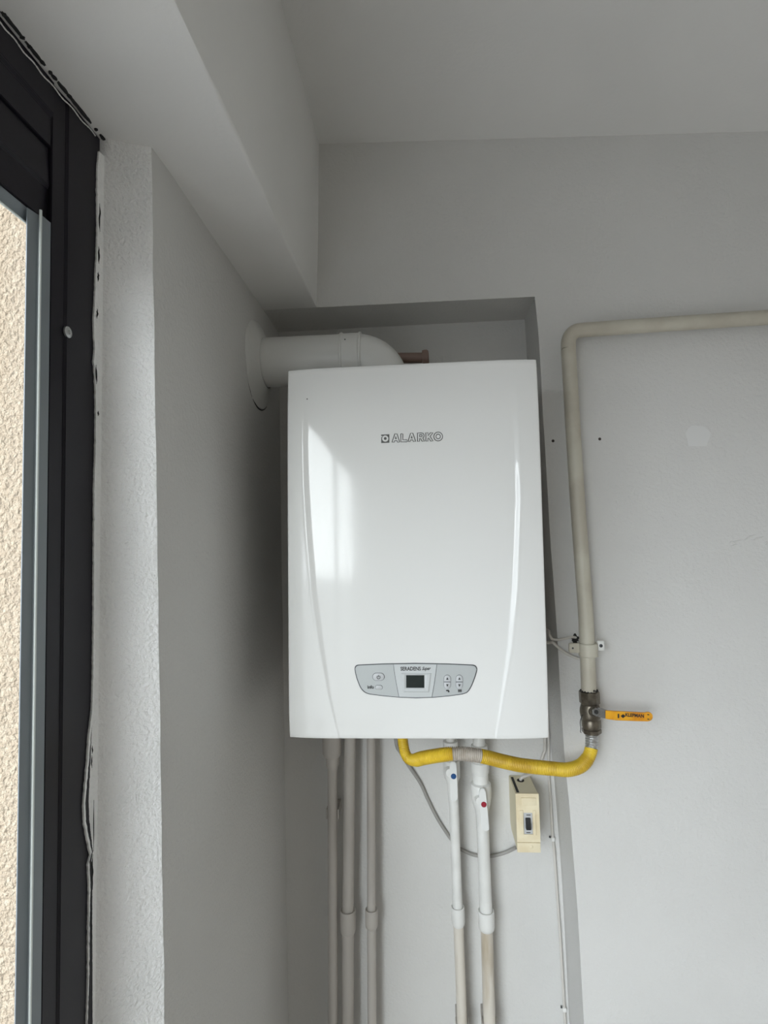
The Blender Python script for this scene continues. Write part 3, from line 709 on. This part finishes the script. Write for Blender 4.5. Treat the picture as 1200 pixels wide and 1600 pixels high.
# clamp
p0 = P(919, 1015, Y=YG); axis = (down[-2] - down[-3]).normalized()
clamp = thing('pipe_clamp', 'painted two-part clamp with screw ears gripping the cream gas pipe above its valve', 'clamp', p0)
obj('band', lathe(p0 - axis * .0125, axis, [(0, RG + .0004), (0, RG + .0030), (.001, RG + .0038), (.024, RG + .0038), (.025, RG + .0030), (.025, RG + .0004)], 32), M_gas, clamp)
for (x0, x1, y0, y1, mm) in ((889, 907, 1005, 1020.5, M_gas), (933.5, 944.5, 1001, 1017, M_ppr)):
    a, b = P(x0, y1, Y=YG - .002), P(x1, y0, Y=YG - .002)
    ear = obj('ear', box((a.x, YG - .0035, a.z), (b.x, YG + .0035, b.z), .0030, 4), mm, clamp)
    cxp = P((x0 + (x1 if x1 > 920 else x1 - 6)) / 2, (y0 + y1) / 2, Y=YG - .0035)
    obj('screw', lathe(cxp + Vector((0, .001, 0)), (0, -1, 0), [(0, .0034), (.0018, .0032), (.0022, .0018), (.0012, .0012)] if x0 > 900 else [(0, .0019), (.0014, .0018), (.0017, .001)], 14), M_rim, ear)
obj('wall_stud', lathe((p0.x, YG + RG + .0005, p0.z), (0, 1, 0), [(0, .005), (DM - YG - RG - .001, .005)], 12), M_gas, clamp)

valve = thing('gas_valve', 'dull brass ball valve with orange-yellow lever at the end of the gas pipe', 'valve', P(925, 1145, Y=YG))
vt, vb = P(920.2, 1079, Y=YG), P(924.8, 1146, Y=YG); va = (vb - vt); VL = va.length; va.normalize()
def vz(py): return (py - 1079) / 67 * VL
bm = bmesh.new()
add_lathe(bm, vt, va, [(vz(1079.2), .0150), (vz(1080), .0185), (vz(1083), .0188), (vz(1098), .0188), (vz(1100), .0165)], 8)
add_lathe(bm, vt, va, [(vz(1097), .0145), (vz(1101), .0165), (vz(1107), .0188), (vz(1112), .0196), (vz(1118), .0188), (vz(1123), .0165), (vz(1126), .0150)], 28)
add_lathe(bm, vt, va, [(vz(1122), .0160), (vz(1124), .0178), (vz(1136), .0178), (vz(1137.5), .0164), (vz(1138), .0164), (vz(1138.6), .0178), (vz(1144), .0176), (vz(1146), .0150)], 8)
obj('body', bm, M_brass, valve, angle=40)
bm = bmesh.new()
for i in range(16):
    t = 2 * math.pi * i / 16
    q = vt + va * vz(1077.5 + rnd.uniform(-2, 2.5)) + Vector((math.cos(t) * .0147, math.sin(t) * .0147, 0))
    bmesh.ops.create_icosphere(bm, subdivisions=1, radius=rnd.uniform(.0012, .0028), matrix=Matrix.Translation(q))
obj('thread_sealant', bm, M_dark, valve)
sp = P(931, 1112.5, Y=YG - .034); mid = Vector((vt + va * vz(1112))); stem_dir = (Vector((sp.x, YG - .034, sp.z)) - mid).normalized()
sl = (Vector((sp.x, YG - .034, sp.z)) - mid).length
obj('stem', lathe(mid, stem_dir, [(.012, .0085), (sl - .012, .0085), (sl - .012, .006), (sl - .004, .006)], 20), M_brass, valve)
obj('stem_nut', lathe(mid, stem_dir, [(sl - .0010, .0076), (sl + .0026, .0076), (sl + .0032, .0066), (sl + .0032, .0045)], 6), M_nut, valve, angle=20)
YL = YG - .0315
def lev(px, py, dy=0): return P(px, py, Y=YL + dy)
steel = [(927, 1107.5), (934, 1105.5), (941, 1107.2), (949, 1109.8), (949, 1123), (941, 1121.8), (933, 1119.6), (927, 1117.5)]
obj('stem_end', lathe(mid, stem_dir, [(sl + .002, .0040), (sl + .0036, .0038)], 14), M_dark, valve)
lever = obj('lever', prism([lev(x, y) for x, y in steel], (0, .0022, 0)), M_link, valve, smooth=False)
bm = bmesh.new(); ringsL = []
lt = [(946.2, 1109.0, 1123.2, 0), (950, 1109.6, 1124.0, 0), (962, 1110.6, 1125.6, 0), (980, 1111.4, 1126.4, -.001), (996, 1112.3, 1127.0, -.002), (1007, 1112.8, 1127.2, -.002), (1011, 1111.9, 1127.4, -.002), (1015, 1112.3, 1126.8, -.002), (1018.2, 1114.8, 1124.8, -.002), (1019.8, 1117.6, 1122.0, -.002)]
for x, yt, yb, dy in lt:
    h_ = (yb - yt)
    ringsL.append([bm.verts.new(lev(x, yt, dy + .0012)), bm.verts.new(lev(x, yt + h_ * .08, dy - .0012)), bm.verts.new(lev(x, yb - h_ * .08, dy - .0012)), bm.verts.new(lev(x, yb, dy + .0012)), bm.verts.new(lev(x, yb, dy + .0038)), bm.verts.new(lev(x, yt, dy + .0038))])
for a, b in zip(ringsL, ringsL[1:]):
    for i in range(6): bm.faces.new((a[i], a[(i + 1) % 6], b[(i + 1) % 6], b[i]))
bm.faces.new(ringsL[0][::-1]); bm.faces.new(ringsL[-1])
grip = obj('grip', bm, M_lever, lever, angle=50)
tx = lev(990, 1118.2); xd = (lev(1005, 1119.3) - lev(965, 1116.6)).normalized(); 
def on_lever(o):
    return lambda x, y: Vector((o.x + x * xd.x + y * .02, o.y - .0016 + min(0, -(o.x + x - tx.x) * .06), o.z + x * xd.z + y))
PL = YL / F
obj('lever_lettering', text_bm('KLEPMAN', 7.0 * PL, on_lever(lev(991, 1117.6, -.0022)), xscale=.88, bold=.00025), M_ink, lever, smooth=False)
bm = prism([lev(x, y, -.0030) for x, y in ((970, 1119), (973.6, 1115.8), (977.2, 1119), (973.6, 1122.2))], (0, .0004, 0))
obj('lever_emblem', bm, M_ink, lever, smooth=False)
for k, (xx, yy) in enumerate(((965.3, 1115.5), (1011.5, 1116), (1011.5, 1123))):
    bm = bmesh.new()
    if k == 0: add_prism(bm, [lev(x, y, -.0028) for x, y in ((965.3, 1115.5), (967.5, 1115.5), (967.5, 1122), (965.3, 1122))], (0, .0004, 0))
    else: add_prism(bm, [lev(x, y, -.0042) for x, y in ((xx, yy), (xx + 3, yy + .3), (xx + 3, yy + 1.6), (xx, yy + 1.3))], (0, .0004, 0))
    obj('lever_mark', bm, M_ink, lever, smooth=False)
sh_ = [P(x, y, Y=YG - .01) for x, y in ((909.5, 1118), (906.5, 1128), (907.5, 1137), (907, 1143), (908.2, 1145))]
obj('tape_shred', tube([P(914, 1114, Y=YG - .006)] + smooth_path(sh_, 4), .0007, 6), M_dark, valve)

hose = thing('gas_hose', 'yellow corrugated gas hose sagging from the brass valve to the boiler underside', 'hose', P(925, 1147, Y=YG))
s0 = vb + va * .0030; s1 = P(924.2, 1168, Y=YG - .004); sa = (s1 - s0).normalized(); SL = (s1 - s0).length
pr = [(0, .0112)] + [(SL * (i + .5) / 10, .0118 + (.0006 if i % 2 else -.0006)) for i in range(10)] + [(SL, .0116)]
obj('metal_sleeve', lathe(s0, sa, pr, 24), M_sleeve, hose)
hp = [(924.2, 1168, YG - .004), (922.0, 1177, YG - .006), (917.3, 1186.5, YG - .010), (906.5, 1197.0, YG - .016), (887, 1202.6, YG - .022), (862, 1200.8, YG - .027), (838, 1198.4, YG - .032), (812, 1195.2, YG - .038), (785, 1189.4, YG - .044), (757, 1182.4, YG - .052), (730, 1178.2, YG - .056), (705, 1178, YG - .056), (683, 1180.6, YG - .05), (662, 1184.2, YG - .042), (648, 1187.6, YG - .034), (638.5, 1185.2, YG - .027), (633.6, 1177.5, YG - .022), (630.6, 1166, YG - .018), (629, 1152, YG - .014), (628, 1125, YG - .010)]
hpts = [P(x, y, Y=Y) for x, y, Y in hp]
top = hpts[-1]; hpts.append(Vector((top.x, top.y, Z_B - .0012)))
line = resample(smooth_path(hpts, 10), .00082)
i_s, i_e = None, None
xs_px = [(v.x * MR[0][0] + v.y * MR[0][1] + (v.z - H) * MR[0][2]) / (v.x * MR[2][0] + v.y * MR[2][1] + (v.z - H) * MR[2][2]) * F + 600 for v in line]
def hrad(i):
    v = line[i]; base = .0117 if xs_px[i] > 655 else .0117 - .0018 * min(1, (655 - xs_px[i]) / 18)
    amp = .0010 if 648 < xs_px[i] < 918 else .0003
    return base + amp * (1 if (i % 4) < 2 else -1)
sel = lambda a, b: [i for i in range(len(line)) if a <= i <= b]
i_p0 = next(i for i in range(len(line)) if xs_px[i] < 752); i_p1 = next(i for i in range(len(line)) if xs_px[i] < 708)
for nm, a, b, mm in (('corrugated_tube', 0, i_p0, M_hose), ('painted_length', i_p0, i_p1, M_daub), ('corrugated_tube', i_p1, len(line) - 1, M_hose)):
    ids = sel(a, b)
    o = obj(nm, tube([line[i] for i in ids], [hrad(i) for i in ids], 18), mm, hose, angle=80)
    if mm is M_daub: o['label'] = 'length of the hose daubed with grey wall paint'

# ------------------------------------------------------------------ water pipes
YP = 1.176
def straight(pa, pb, Y, ztop=None, to_floor=False):
    a, b = P(*pa, Y=Y), P(*pb, Y=Y); d = (b - a).normalized()
    if ztop is not None: a = a - d * ((ztop - a.z) / -d.z)
    if to_floor: b = a + d * (a.z / -d.z)
    return a, b
def seg_pipe(root, nm, a, b, r, m, seg=24): return obj(nm, tube([a, b], r, seg), m, root)
ZB2 = Z_B - .0012
PW = YP / F
# 1: condensate drain with a wide adaptor
a, b = straight((519.5, 1200), (520.5, 1600), YP, None, True)
dr = thing('drain_pipe', 'leftmost grey painted pipe under the boiler, widening into an adaptor on top', 'pipe', (b.x, b.y, 0), 'pipes under the boiler')
seg_pipe(dr, 'tube', a, b, 7.5 * PW, M_gpipe)
ta = Vector((a.x, a.y, ZB2)); L = ta.z - P(519, 1180, Y=YP).z; L2 = ta.z - P(519, 1197, Y=YP).z; L3 = ta.z - a.z
obj('adaptor', lathe(ta, a - ta, [(0, .0205), (L - .004, .0205), (L + .002, .0165), (L + .004, .0142), (L2 - .003, .0142), (L3 - .001, 7.6 * PW + .0006), (L3 + .004, 7.6 * PW + .0004)], 28), M_gpipe, dr)
obj('weld_line', lathe(ta + Vector((0, 0, -.07)), (0, 0, -1), [(0, .0205), (.001, .0211), (.002, .0205)], 28, cap=False), M_gpipe, dr)
# coupled pipes
def coupled(name, label, up, cpl, low, w_up, w_cpl, w_low, m_up, m_c, m_low, Y=YP):
    """up: two pixels on the upper tube's axis, cpl: two on the coupling, low: two on the lower tube"""
    la, lb = straight(low[0], low[1], Y, None, True)
    ca, cb = P(*cpl[0], Y=Y), P(*cpl[1], Y=Y)
    root = thing(name, label, 'pipe', (lb.x, lb.y, 0), 'pipes under the boiler')
    k = Y / F
    ua, ub = straight(up[0], up[1], Y, ZB2 if up[2] else None)
    cd = (cb - ca).normalized(); L = (cb - ca).length
    t = obj('upper_tube', tube([ua, ca + cd * .008], w_up * k / 2, 24), m_up, root)
    obj('lower_tube', tube([cb - cd * .004, lb], w_low * k / 2, 24), m_low, root)
    R_ = w_cpl * k / 2
    obj('coupling', lathe(ca, cd, [(.0016, w_up * k / 2 + .0003), (0.0006, w_up * k / 2 + .0016), (0, R_ - .0012), (.0015, R_), (L - .008, R_), (L - .003, R_ - .0012), (L, w_low * k / 2 + .0003)], 28), m_c, root)
    return root
coupled('heating_pipe', 'second grey painted pipe from the left under the boiler, the thickest of the three',
        ((547, 1160), (544, 1418), True), ((543.6, 1421), (543.8, 1458)), ((543.6, 1460), (543.8, 1598)), 17.4, 23.5, 18.0, M_gpipe, M_gpipe, M_gpipe)
coupled('heating_pipe', 'third grey painted pipe from the left, slim, just left of the yellow hose end',
        ((579.8, 1160), (580.2, 1418), True), ((580.4, 1420), (580.6, 1450)), ((580.4, 1453), (581.2, 1598)), 13.2, 19.4, 13.6, M_gpipe, M_gpipe, M_gpipe)
coupled('cold_water_pipe', 'white plastic pipe below the blue-dotted valve, stained beige under its coupling',
        ((709, 1250), (714.4, 1414), False), ((714.9, 1416), (716.5, 1446)), ((716.8, 1448), (722.4, 1600)), 14.4, 20.0, 15.0, M_ppr, M_ppr, M_stain)
coupled('hot_water_pipe', 'white plastic pipe below the red-dotted valve, stained beige under its coupling',
        ((754.2, 1290), (758.9, 1418), False), ((759.4, 1422), (760.6, 1453)), ((761.0, 1455), (765.2, 1600)), 18.2, 24.2, 18.0, M_ppr, M_ppr, M_stain)

def stop_valve(label, cx_top, ptop, axis_px, prof, handle, dot, mm, Yh, wet):
    """white plastic stop valve: lathe body along the pipe, a lever handle in front and a coloured dot"""
    a, b = P(*axis_px[0], Y=YP), P(*axis_px[1], Y=YP); d = (b - a).normalized(); L = (b - a).length
    root = thing('stop_valve', label, 'valve', b, 'stop valves under the boiler')
    y0, y1 = axis_px[0][1], axis_px[1][1]
    pz = lambda y: (y - y0) / (y1 - y0) * L
    obj('body', lathe(a, d, [(pz(y), w * PW / 2) for y, w in prof], 28), M_ppr, root)
    tz = Vector((a.x, a.y, ZB2)); obj('union_pipe', tube([tz, a + d * .006], wet * PW / 2, 20), M_ppr, root)
    hp_ = [P(x, y, Y=Yh) for x, y in handle]
    bm = prism(hp_, (0, .0045, 0)); bmesh.ops.bevel(bm, geom=[e for e in bm.edges if all(abs(v.co.y - Yh) < 1e-6 for v in e.verts)], offset=.0012, segments=2, affect='EDGES')
    h = obj('handle', bm, M_handle, root, angle=40)
    q = P(*dot, Y=Yh)
    o = obj('colour_dot', lathe(q + Vector((0, .001, 0)), (0, -1, 0), [(0, .0056), (.0018, .0056), (.003, .0044), (.0034, .002)], 20), mm, h)
    q2 = P(dot[0], dot[1] - 10, Y=Yh + .0045)
    sc_ = P(handle[0][0] * .5 + handle[-1][0] * .5, dot[1] - 5, Y=Yh + .004)
    obj('stem', lathe((sc_.x, Yh + .0044, sc_.z), (0, 1, 0), [(0, .0085), (.004, .010), (YP - Yh - .014, .0115)], 24), M_ppr, root)
    return root
cold_handle = [(702.6, 1200), (702.8, 1194.5), (704.5, 1191.4), (708, 1190.2), (711.2, 1191.2), (713, 1194.2), (713.4, 1200), (715.2, 1246), (714.8, 1249.6), (712.2, 1251.8), (707.2, 1252.2), (704.6, 1250), (704, 1246)]
stop_valve('white stop valve with a blue dot on its handle, under the yellow hose', 705, None, ((703.5, 1157), (708.6, 1253)),
           [(1157, 17), (1158, 22), (1164, 23), (1168, 20), (1186, 20), (1187, 25), (1204, 25.5), (1214, 24), (1219, 19), (1224, 16), (1252, 15.4)], cold_handle, (708.7, 1213), M_blue, YP - .030, 14)
hot_handle = [(748.6, 1246), (748.4, 1238.5), (750.4, 1234), (754, 1232.2), (757, 1233.2), (759.2, 1237), (760, 1246), (764.4, 1294), (764.0, 1297), (760.6, 1299.2), (756.2, 1298.6), (753.2, 1295.6), (752, 1290)]
stop_valve('white stop valve with a red dot on its handle, right of the blue-dotted one', 750, None, ((748.4, 1158), (754, 1292)),
           [(1158, 18), (1163, 19), (1164, 24), (1172, 25), (1174, 24), (1189, 24), (1190, 27.4), (1200, 27.8), (1207, 26), (1208, 23.4), (1222, 23.4), (1224, 30), (1232, 31), (1246, 30), (1256, 26), (1268, 19.6), (1269, 18.8), (1291, 18.6)], hot_handle, (756, 1257), M_red, YP - .030, 18)

# clips holding the pipes
def pipe_clip(label, px, py, w, r):
    c = P(px, py, Y=YP); root = thing('pipe_clip', label, 'clip', (c.x, DN, c.z), 'clips on the niche wall')
    h = .0105
    obj('base', box((c.x - r - .002, YP + r + .0012, c.z - h), (c.x + r + .002, DN - .0004, c.z + h), .001), M_gpipe, root)
    for s in (-1, 1):
        x0 = c.x + s * (r + .0004); x1 = c.x + s * (r + .0034)
        obj('jaw', box((min(x0, x1), YP - .004, c.z - h), (max(x0, x1), YP + r + .002, c.z + h), .0008), M_gpipe, root)
pipe_clip('small grey clip holding the leftmost pipe', 519.8, 1271, 15, 7.5 * PW)
pipe_clip('small clip behind the blue-dotted pipe at the bottom of the photo', 722.6, 1605, 15, 7.5 * PW)
pipe_clip('small clip behind the red-dotted pipe at the bottom of the photo', 765.4, 1605, 18, 9.0 * PW)

# ------------------------------------------------------------------ breaker box
YK = 1.128
A = P(808.6, 1332.2, Y=YK); D = P(841.8, 1240.5, Y=YK)
x0, x1, z0, z1 = A.x, D.x, A.z, D.z
bk = thing('breaker_box', 'yellowed cream breaker box with a black switch, right of the pipes', 'breaker box', ((x0 + x1) / 2, DN, z0))
bm = bmesh.new()
side = [(YK + .004, z1 - .001), (DN - .0006, z1 - .003), (DN - .0006, z0 + .016), (DN - .012, z0 + .004), (YK + .004, z0 + .001)]
add_prism(bm, [Vector((x0 + .0006, y, z)) for y, z in side], (x1 - x0 - .0012, 0, 0))
bmesh.ops.bevel(bm, geom=list(bm.edges), offset=.0010, segments=2, affect='EDGES')
obj('housing', bm, M_cream2, bk)
# front cover with a rectangular opening
wx0, wx1 = P(818.6, 1290, Y=YK).x, P(832.6, 1290, Y=YK).x; wz1, wz0 = P(825, 1270, Y=YK).z, P(825, 1304, Y=YK).z
bm = bmesh.new()
for lo, hi in (((x0, YK, wz1), (x1, YK + .005, z1)), ((x0, YK, P(825, 1316, Y=YK).z), (x1, YK + .005, wz0)), ((x0, YK, wz0), (wx0, YK + .005, wz1)), ((wx1, YK, wz0), (x1, YK + .005, wz1))):
    add_box(bm, lo, hi)
bmesh.ops.remove_doubles(bm, verts=bm.verts, dist=1e-6)
cov = obj('front_cover', bm, M_cream, bk, smooth=False)
zg = P(825, 1316, Y=YK).z
obj('terminal_cover', box((x0, YK + .0004, z0), (x1, YK + .006, zg - .0016), .0009), M_cream, bk)
obj('knockout', lathe(P(830.5, 1323.5, Y=YK) + Vector((0, .0008, 0)), (0, -1, 0), [(0, .0036), (.0008, .0036), (.0012, .003)], 18), M_cream, bk)
# raised frame lines on the cover
ra, rb_ = P(814.5, 1258, Y=YK), P(837.5, 1246.5, Y=YK)
bm = bmesh.new(); add_box(bm, (ra.x, YK - .0017, ra.z), (rb_.x, YK + .0005, rb_.z), .0007); obj('label_plate', bm, M_cream, cov)
ra, rb_ = P(812.5, 1304, Y=YK), P(836.8, 1266, Y=YK)
bm = bmesh.new()
for lo, hi in (((ra.x, YK - .0017, ra.z), (wx0 - .0008, YK + .0004, rb_.z)), ((wx1 + .0008, YK - .0017, ra.z), (rb_.x, YK + .0004, rb_.z))): add_box(bm, lo, hi, .0004)
obj('raised_frame', bm, M_cream, cov)
obj('switch_plate', box((wx0 + .0002, YK + .0016, wz0 + .0002), (wx1 - .0002, YK + .004, wz1 - .0002)), mat('dull_silver_plate', (0.50, 0.51, 0.52, 1), 0.4, metal=0.0), bk, smooth=False)
tz0, tz1 = P(826, 1296.5, Y=YK - .004).z, P(826, 1279.6, Y=YK - .004).z; txa, txb = P(821.8, 1288, Y=YK - .004).x, P(829.6, 1288, Y=YK - .004).x
bm = bmesh.new(); add_prism(bm, [Vector((txa, y, z)) for y, z in ((YK + .0015, tz1), (YK - .001, tz1), (YK - .005, tz0 + (tz1 - tz0) * .42), (YK - .0065, tz0 + .002), (YK - .0065, tz0), (YK + .0015, tz0))], (txb - txa, 0, 0))
bmesh.ops.bevel(bm, geom=list(bm.edges), offset=.0007, segments=2, affect='EDGES')
obj('toggle', bm, M_black, bk)
for cy in (1273.5, 1301):
    bm = bmesh.new(); add_prism(bm, [P(x, y, Y=YK + .0013) for x, y in ((822.5, cy - .7), (829, cy - .7), (829, cy + .7), (822.5, cy + .7))], (0, .0003, 0))
    obj('switch_mark', bm, M_ink2, bk, smooth=False)
# open slot along the left of the top and the dark cable entry
zt = z1 - .002
slot = [Vector((x0 + .0035, YK + .007, zt + .0010)), Vector((x0 + .0090, YK + .007, zt + .0010)), Vector((x0 + .0085, DN - .012, zt + .0004)), Vector((x0 + .0035, DN - .012, zt + .0004))]
obj('open_slot', prism(slot, (0, 0, -.0016)), M_dark, bk, smooth=False)
ent = P(812.5, 1218.5, Y=DN - .028)
obj('cable_entry', lathe((ent.x + .001, ent.y, zt - .0012), (0, 0, 1), [(0, .0075), (.0022, .0075), (.0022, .0062), (.0012, .0058)], 18), M_dark, bk)

# ------------------------------------------------------------------ cables
def cable(pts, r, m, label, name='cable', n=6):
    p = smooth_path(pts, n)
    return tag(obj(name, tube(p, r, 12), m, origin=p[0]), label, 'cable', 'cables around the boiler')
YC = DN - .0042
cab = [(616, 1140, 1.14), (618.5, 1158, 1.165), (626, 1176, 1.19), (637, 1194, YC - .006), (657, 1224, YC - .001), (668, 1248, YC), (683, 1278, YC), (701, 1306, YC), (712, 1320, YC), (722, 1328, YC), (742, 1336.2, YC), (766, 1337.8, YC), (788, 1332.6, YC), (800, 1327.4, YC - .004), (806, 1324.5, YC - .012)]
p = [P(x, y, Y=Y) for x, y, Y in cab]; p[0] = Vector((p[1].x - .004, p[1].y - .01, ZB2))
cable(p, .0036, M_gcable, 'grey cable looping from the boiler underside behind the pipes into the breaker box')
e0 = Vector((ent.x + .001, ent.y, zt + .0012))
p = [e0, P(816, 1214.5, Y=DN - .030), P(824, 1211.5, Y=DN - .026), P(833, 1207.5, Y=DN - .018), P(843, 1193, Y=DN - .010), P(849, 1178, Y=YC), P(851.5, 1160, Y=YC)]
p.append(Vector((p[-1].x - .002, YC - .010, ZB2)))
cable(p, .0034, M_wcable, 'white cable from the top of the breaker box up behind the yellow hose')
def corner_pt(py, dx=0):
    x = interp(py, [(1157, 857), (1211, 857.6), (1260, 861), (1308, 863.6), (1330, 866), (1403, 871), (1458, 875), (1550, 880.5), (1600, 883.2)])
    return P(x + dx, py, Y=YC)
p = [corner_pt(y) for y in (1157, 1185, 1211, 1235, 1260, 1284, 1308, 1330, 1366, 1403, 1430, 1458, 1505, 1550, 1600)]
d = (p[-1] - p[-4]).normalized(); p.append(p[-1] + d * ((p[-1].z - .002) / -d.z)); p.insert(0, Vector((p[0].x - .001, YC - .003, ZB2)))
cable(p, .0027, M_wcable, 'thin white cable clipped down the right inner corner of the niche')
for py, lb in ((1311, 'upper white cable clip in the niche corner, level with the breaker box bottom'), (1577, 'lower white cable clip in the niche corner, at the bottom of the photo')):
    c = corner_pt(py); ck = thing('cable_clip', lb, 'clip', (c.x, DN, c.z), 'cable clips in the niche corner')
    bm = bmesh.new(); add_box(bm, (c.x - .0040, YC - .0038, c.z - .0042), (c.x + .0040, DN - .0003, c.z + .0042), .0016, 3); obj('saddle', bm, M_ppr, ck)
    obj('nail', lathe((c.x - .0062, DN - .0003, c.z + .004), (0, -1, 0), [(0, .001), (.004, .001), (.004, .0022), (.005, .0018)], 10), M_rim, ck)
# two cables crossing from behind the boiler to the hole beside the gas pipe
YB_ = DM - .0030
p = [Vector((.186, 1.16, P(852, 983, Y=1.1).z)), P(853, 983, Y=1.11), P(858.5, 992, Y=DM - .006), P(863, 998.5, Y=YB_ - .001), P(872, 999.4, Y=YB_), P(884, 997.4, Y=YB_), P(893, 995.5, Y=YB_), P(900, 996, Y=DM + .001)]
p[0].x = bx_mid(1.55) + bx_half(1.55) - .0005; p[0].y = 1.12
cable(p, .0024, M_wcable, 'short upper white cable from behind the boiler into the ragged wall hole')
p = [Vector((bx_mid(1.55) + bx_half(1.55) - .0005, 1.12, P(852, 1003, Y=1.1).z)), P(855, 1004, Y=1.105), P(863, 1003.5, Y=YB_ - .001), P(870, 1009.5, Y=YB_), P(880, 1017.5, Y=YB_), P(892, 1024.5, Y=YB_), P(904, 1029, Y=YB_), P(916, 1031.5, Y=YB_)]
cable(p, .0030, M_wcable, 'lower white cable from behind the boiler passing behind the gas pipe')
# ragged hole: broken plaster crumbs around a dark opening
hc = P(898.5, 997.5, Y=DM)
pts = [Vector((hc.x + .0085 * math.cos(t) * (1 + .3 * math.sin(5 * t)), DM - .0006, hc.z + .0078 * math.sin(t) * (1 + .3 * math.cos(4 * t)))) for t in [2 * math.pi * i / 22 for i in range(22)]]
obj('cable_hole', prism(pts, (0, .0008, 0)), M_dark, wall_back, smooth=False)
for i in range(9):
    t = rnd.uniform(.3, 5.6); q = hc + Vector((math.cos(t) * .0092, -.0012, math.sin(t) * .0085))
    bm = bmesh.new(); bmesh.ops.create_icosphere(bm, subdivisions=1, radius=rnd.uniform(.0012, .0026), matrix=Matrix.Translation(q))
    for v in bm.verts: v.co += Vector((rnd.uniform(-1, 1), rnd.uniform(-.5, .5), rnd.uniform(-1, 1))) * .0007
    obj('plaster_crumb', bm, M_dark if i % 3 == 0 else M_wall, wall_back, smooth=False)

# scraped patch of plaster on the main wall, right of the gas pipe
for i in range(14):
    x, y = rnd.uniform(1138, 1215), 846 + rnd.uniform(-8, 8); pts = [P(x, y, Y=DM)]
    for k in range(3): x += rnd.uniform(3, 7); y += rnd.uniform(-4, 3); pts.append(P(x, y, Y=DM))
    obj('plaster_ridge', tube(smooth_path(pts, 3), [.0003 + .0012 * math.sin(math.pi * k / 9) for k in range(10)], 6), M_wall, wall_back)
